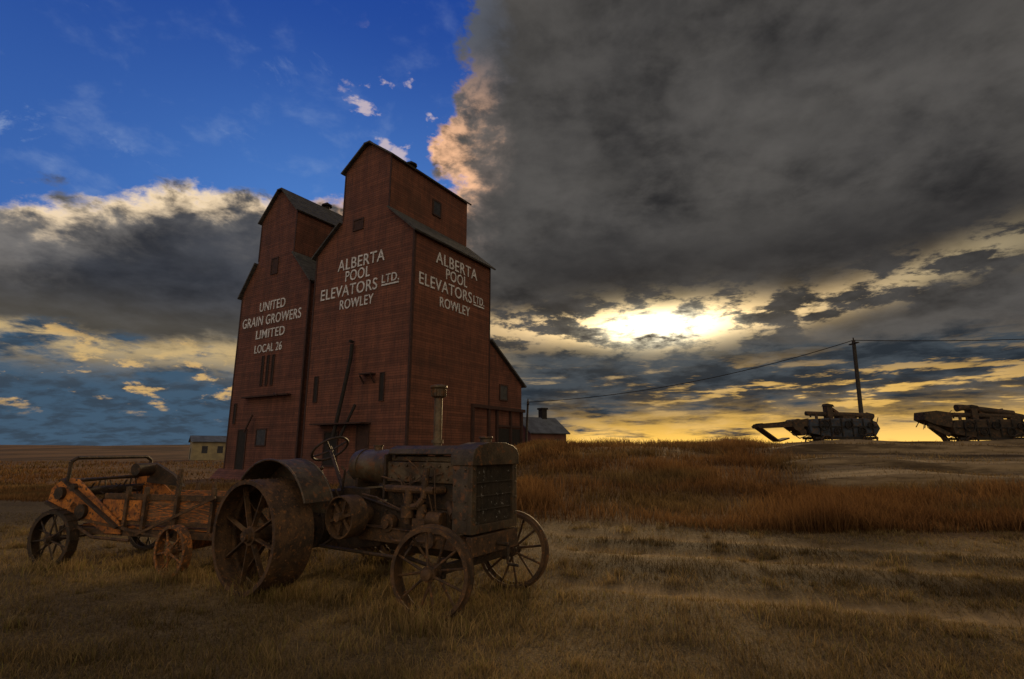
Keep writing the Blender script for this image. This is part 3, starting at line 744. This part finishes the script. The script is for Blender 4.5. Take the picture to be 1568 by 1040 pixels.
for xx in (-.05,.9,1.9): mb.box((xx,.17,.43),(xx+.06,1.18,.49))
mb.tube([(.2,.06,.55),(.6,.04,.40),(1.2,.05,.38)],.02)
mb.obj('frame',M_rust,Sp,smooth=False)
mb=MB()
for y0 in (.10,1.22):
    mb.prism([(-.32,.98),(-.12,1.12),(.12,1.10),(.92,.58),(.98,.44),(.72,.44),(.30,.62),(-.25,.72),(-.36,.80)],'y',y0,y0+.03)
mb.box((.55,.15,.60),(1.2,.163,.85))
mb.obj('beater_side_plates',M_orange,Sp,bevel=.005)
mb=MB()
mb.beam((-.1,.07,1.10),(.95,.07,.52),.05,.03).beam((-.34,.07,.8),(.3,.07,.6),.03,.04)
mb.cyl((-.12,.05,.92),(-.12,.10,.92),.08,seg=20).cyl((.3,.05,.7),(.3,.1,.7),.09,seg=20).cyl((.1,.05,1.0),(.1,.1,1.0),.05,seg=16)
for (bx_,bz) in ((-.12,.92),(.12,.75)):
    mb.cyl((bx_,.1,bz),(bx_,1.25,bz),.06,seg=12)
    for j in range(9):
        for k in range(4):
            a=R(90*k+25*j); yy=.2+j*.12
            mb.cyl((bx_,yy,bz),(bx_+.15*math.cos(a),yy,bz+.15*math.sin(a)),.012,seg=5)
mb.tube([(-.05,.1,1.05),(-.05,.1,1.33),(-.02,.16,1.38),(.0,1.16,1.38),(.0,1.24,1.33),(.0,1.24,1.0)],.024,8)
mb.tube([(.1,.1,1.08),(.1,1.24,1.12)],.02).tube([(-.2,.1,1.08),(-.2,1.24,1.08)],.02)
mb.cyl((.12,.9,1.2),(.12,1.24,1.2),.09,seg=14)
mb.prism([(.05,1.0),(.2,1.28),(.55,1.12),(.75,.95)],'y',1.16,1.22)
mb.obj('beaters_and_hoop',M_dkiron,Sp)
mb=MB(); mb.beam((2.9,.7,.45),(3.6,.7,.38),.1,.08).tube([(2.85,.3,.9),(2.95,.3,1.35)],.018).tube([(2.85,.5,.9),(3.0,.5,1.3)],.018)
mb.obj('tongue_and_levers',M_rust,Sp)

# ------------------------------------------------------------------ THRESHERS
def thresher(loc,rz,mt,var):
    e=empty('threshing_machine',loc,rz)
    MB().prism([(-2.4,.95),(-2.5,1.5),(-2.3,1.95),(-1.4,2.0),(1.8,2.0),(2.5,1.75),(2.7,1.3),(2.3,.75),(-.9,.65)],'y',-.7,.7).obj('body',mt,e,bevel=.03)
    f=MB()
    for xx in (-1.8,-1.0,-.2,.6,1.4,2.1): f.box((xx,-.76,.75),(xx+.08,-.702,1.98))
    f.box((-2.3,-.78,1.38),(2.5,-.702,1.46)).box((-2.2,-.76,.55),(2.4,-.5,.72)).box((-2.2,.5,.55),(2.4,.76,.72))
    for (xx,z_,r_) in ((-1.5,1.5,.38),(-.6,1.1,.25),(.3,1.55,.3),(1.2,1.1,.3),(1.9,1.5,.22)):
        f.lathe([(-.05,r_),(-.05,r_-.05),(.05,r_-.05),(.05,r_)],(xx,-.86,z_),(0,1,0),20)
        for k in range(4):
            a=R(45*k+10); f.beam((xx-r_*.95*math.cos(a),-.86,z_-r_*.95*math.sin(a)),(xx+r_*.95*math.cos(a),-.86,z_+r_*.95*math.sin(a)),.03,.03)
    f.beam((-1.5,-.9,1.88),(1.9,-.9,1.7),.05,.02).beam((-1.5,-.9,1.12),(1.2,-.9,.82),.05,.02)
    f.obj('frame_and_pulleys',M_dark,e)
    g=MB()
    if var==0:
        g.prism([(-2.4,1.45),(-6.0,1.30),(-6.1,1.45),(-5.9,1.62),(-4.2,1.75),(-2.4,2.0)],'y',-.5,-.42).prism([(-2.4,1.45),(-6.0,1.30),(-6.1,1.45),(-5.9,1.62),(-4.2,1.75),(-2.4,2.0)],'y',.42,.5)
        g.beam((-5.9,0,1.35),(-4.6,0,.40),.9,.08).beam((-4.6,0,.42),(-3.9,0,.62),.9,.10).beam((-6,0,1.38),(-2.4,0,1.55),.85,.05)
        for i in range(9): g.box((-5.8+i*.4,-.45,1.52),(-5.74+i*.4,.45,1.66))
        g.cyl((-3.2,-.55,1.55),(-3.2,.55,1.55),.42,seg=20).cyl((-2.9,-.52,1.05),(-2.9,.5,1.05),.25,seg=16)
        g.beam((-3.4,-.5,1.2),(-2.5,-.5,.8),.06,.06).beam((-4.4,-.5,1.45),(-3.2,-.5,.6),.05,.05).beam((-3.2,-.5,.6),(-2.4,-.5,.9),.05,.05)
    else:
        g.prism([(-2.4,1.4),(-3.7,1.7),(-4.3,2.0),(-4.2,2.55),(-3.4,2.65),(-2.4,2.5)],'y',-.6,.6)
        for i in range(26):
            xx=-4.3+i*.09; g.beam((xx,-.6+random.random()*1.2,2.5),(xx-.3+random.random()*.5,-.5+random.random(),2.7-random.random()*1.5),.06,.03)
        g.beam((-4.0,-.4,1.7),(-2.6,-.4,.9),.1,.3).beam((-3.4,.3,1.5),(-2.3,.3,.5),.3,.2).beam((-3.0,0,1.2),(-2.6,0,.4),.4,.2)
    g.obj('feeder',M_thresh,e)
    s=MB()
    s.cyl((2.3,0,2.25),(-2.2,.05,2.38),.19,.16,16).lathe([(-.18,.02),(-.18,.36),(.18,.36),(.18,.02)],(2.2,0,2.0),(0,1,0),24,closed=False)
    s.cyl((2.4,0,1.4),(2.35,0,2.3),.25,.2,14)
    s.box((-.75,-.25,2.0),(-.35,.25,2.9)).prism([(-.8,2.9),(-.2,2.85),(-.3,3.0),(-.7,3.08)],'y',-.28,.28)
    s.beam((-.5,0,2.9),(.4,0,2.25),.2,.16).beam((-.4,.1,2.4),(1.6,.1,2.75 if var else 2.1),.16,.14)
    s.cyl((-1.6,-.2,2.0),(-1.6,-.2,2.35),.1).box((.2,-.5,2.0),(1.1,.5,2.18)).beam((-1.9,0,2.1),(-1.9,0,2.5),.08,.08)
    s.cyl((2.3,.0,2.3),(2.75,0,2.15),.19,.24,14).beam((2.5,-.3,.9),(2.95,-.3,2.1),.04,.04)
    if var: s.cyl((-1.2,0,2.9),(2.2,0,2.45),.22,.2,14).beam((-1.0,0,2.0),(-1.0,0,2.85),.1,.1).cyl((-1.2,0,2.9),(-1.6,0,2.85),.22,.27,14)
    s.obj('wind_stacker',M_thresh,e)
    wl=MB()
    for xx,r_ in ((-1.5,.40),(1.7,.50)):
        for yy in (-.9,.9): wheel(wl,(xx,yy,r_),r_,.16,12,.08,.02,.025,seg=32)
        wl.cyl((xx,-.95,r_),(xx,.95,r_),.05).box((xx-.1,-.5,r_),(xx+.1,.5,.7))
    wl.obj('wheels',M_thresh,e)
    return e
thresher((23.3,38,float(H(23.3,38))-.05),R(4),M_galv,0)
thresher((34.2,38.5,float(H(34.2,38.5))-.05),R(-5),M_thresh,1)
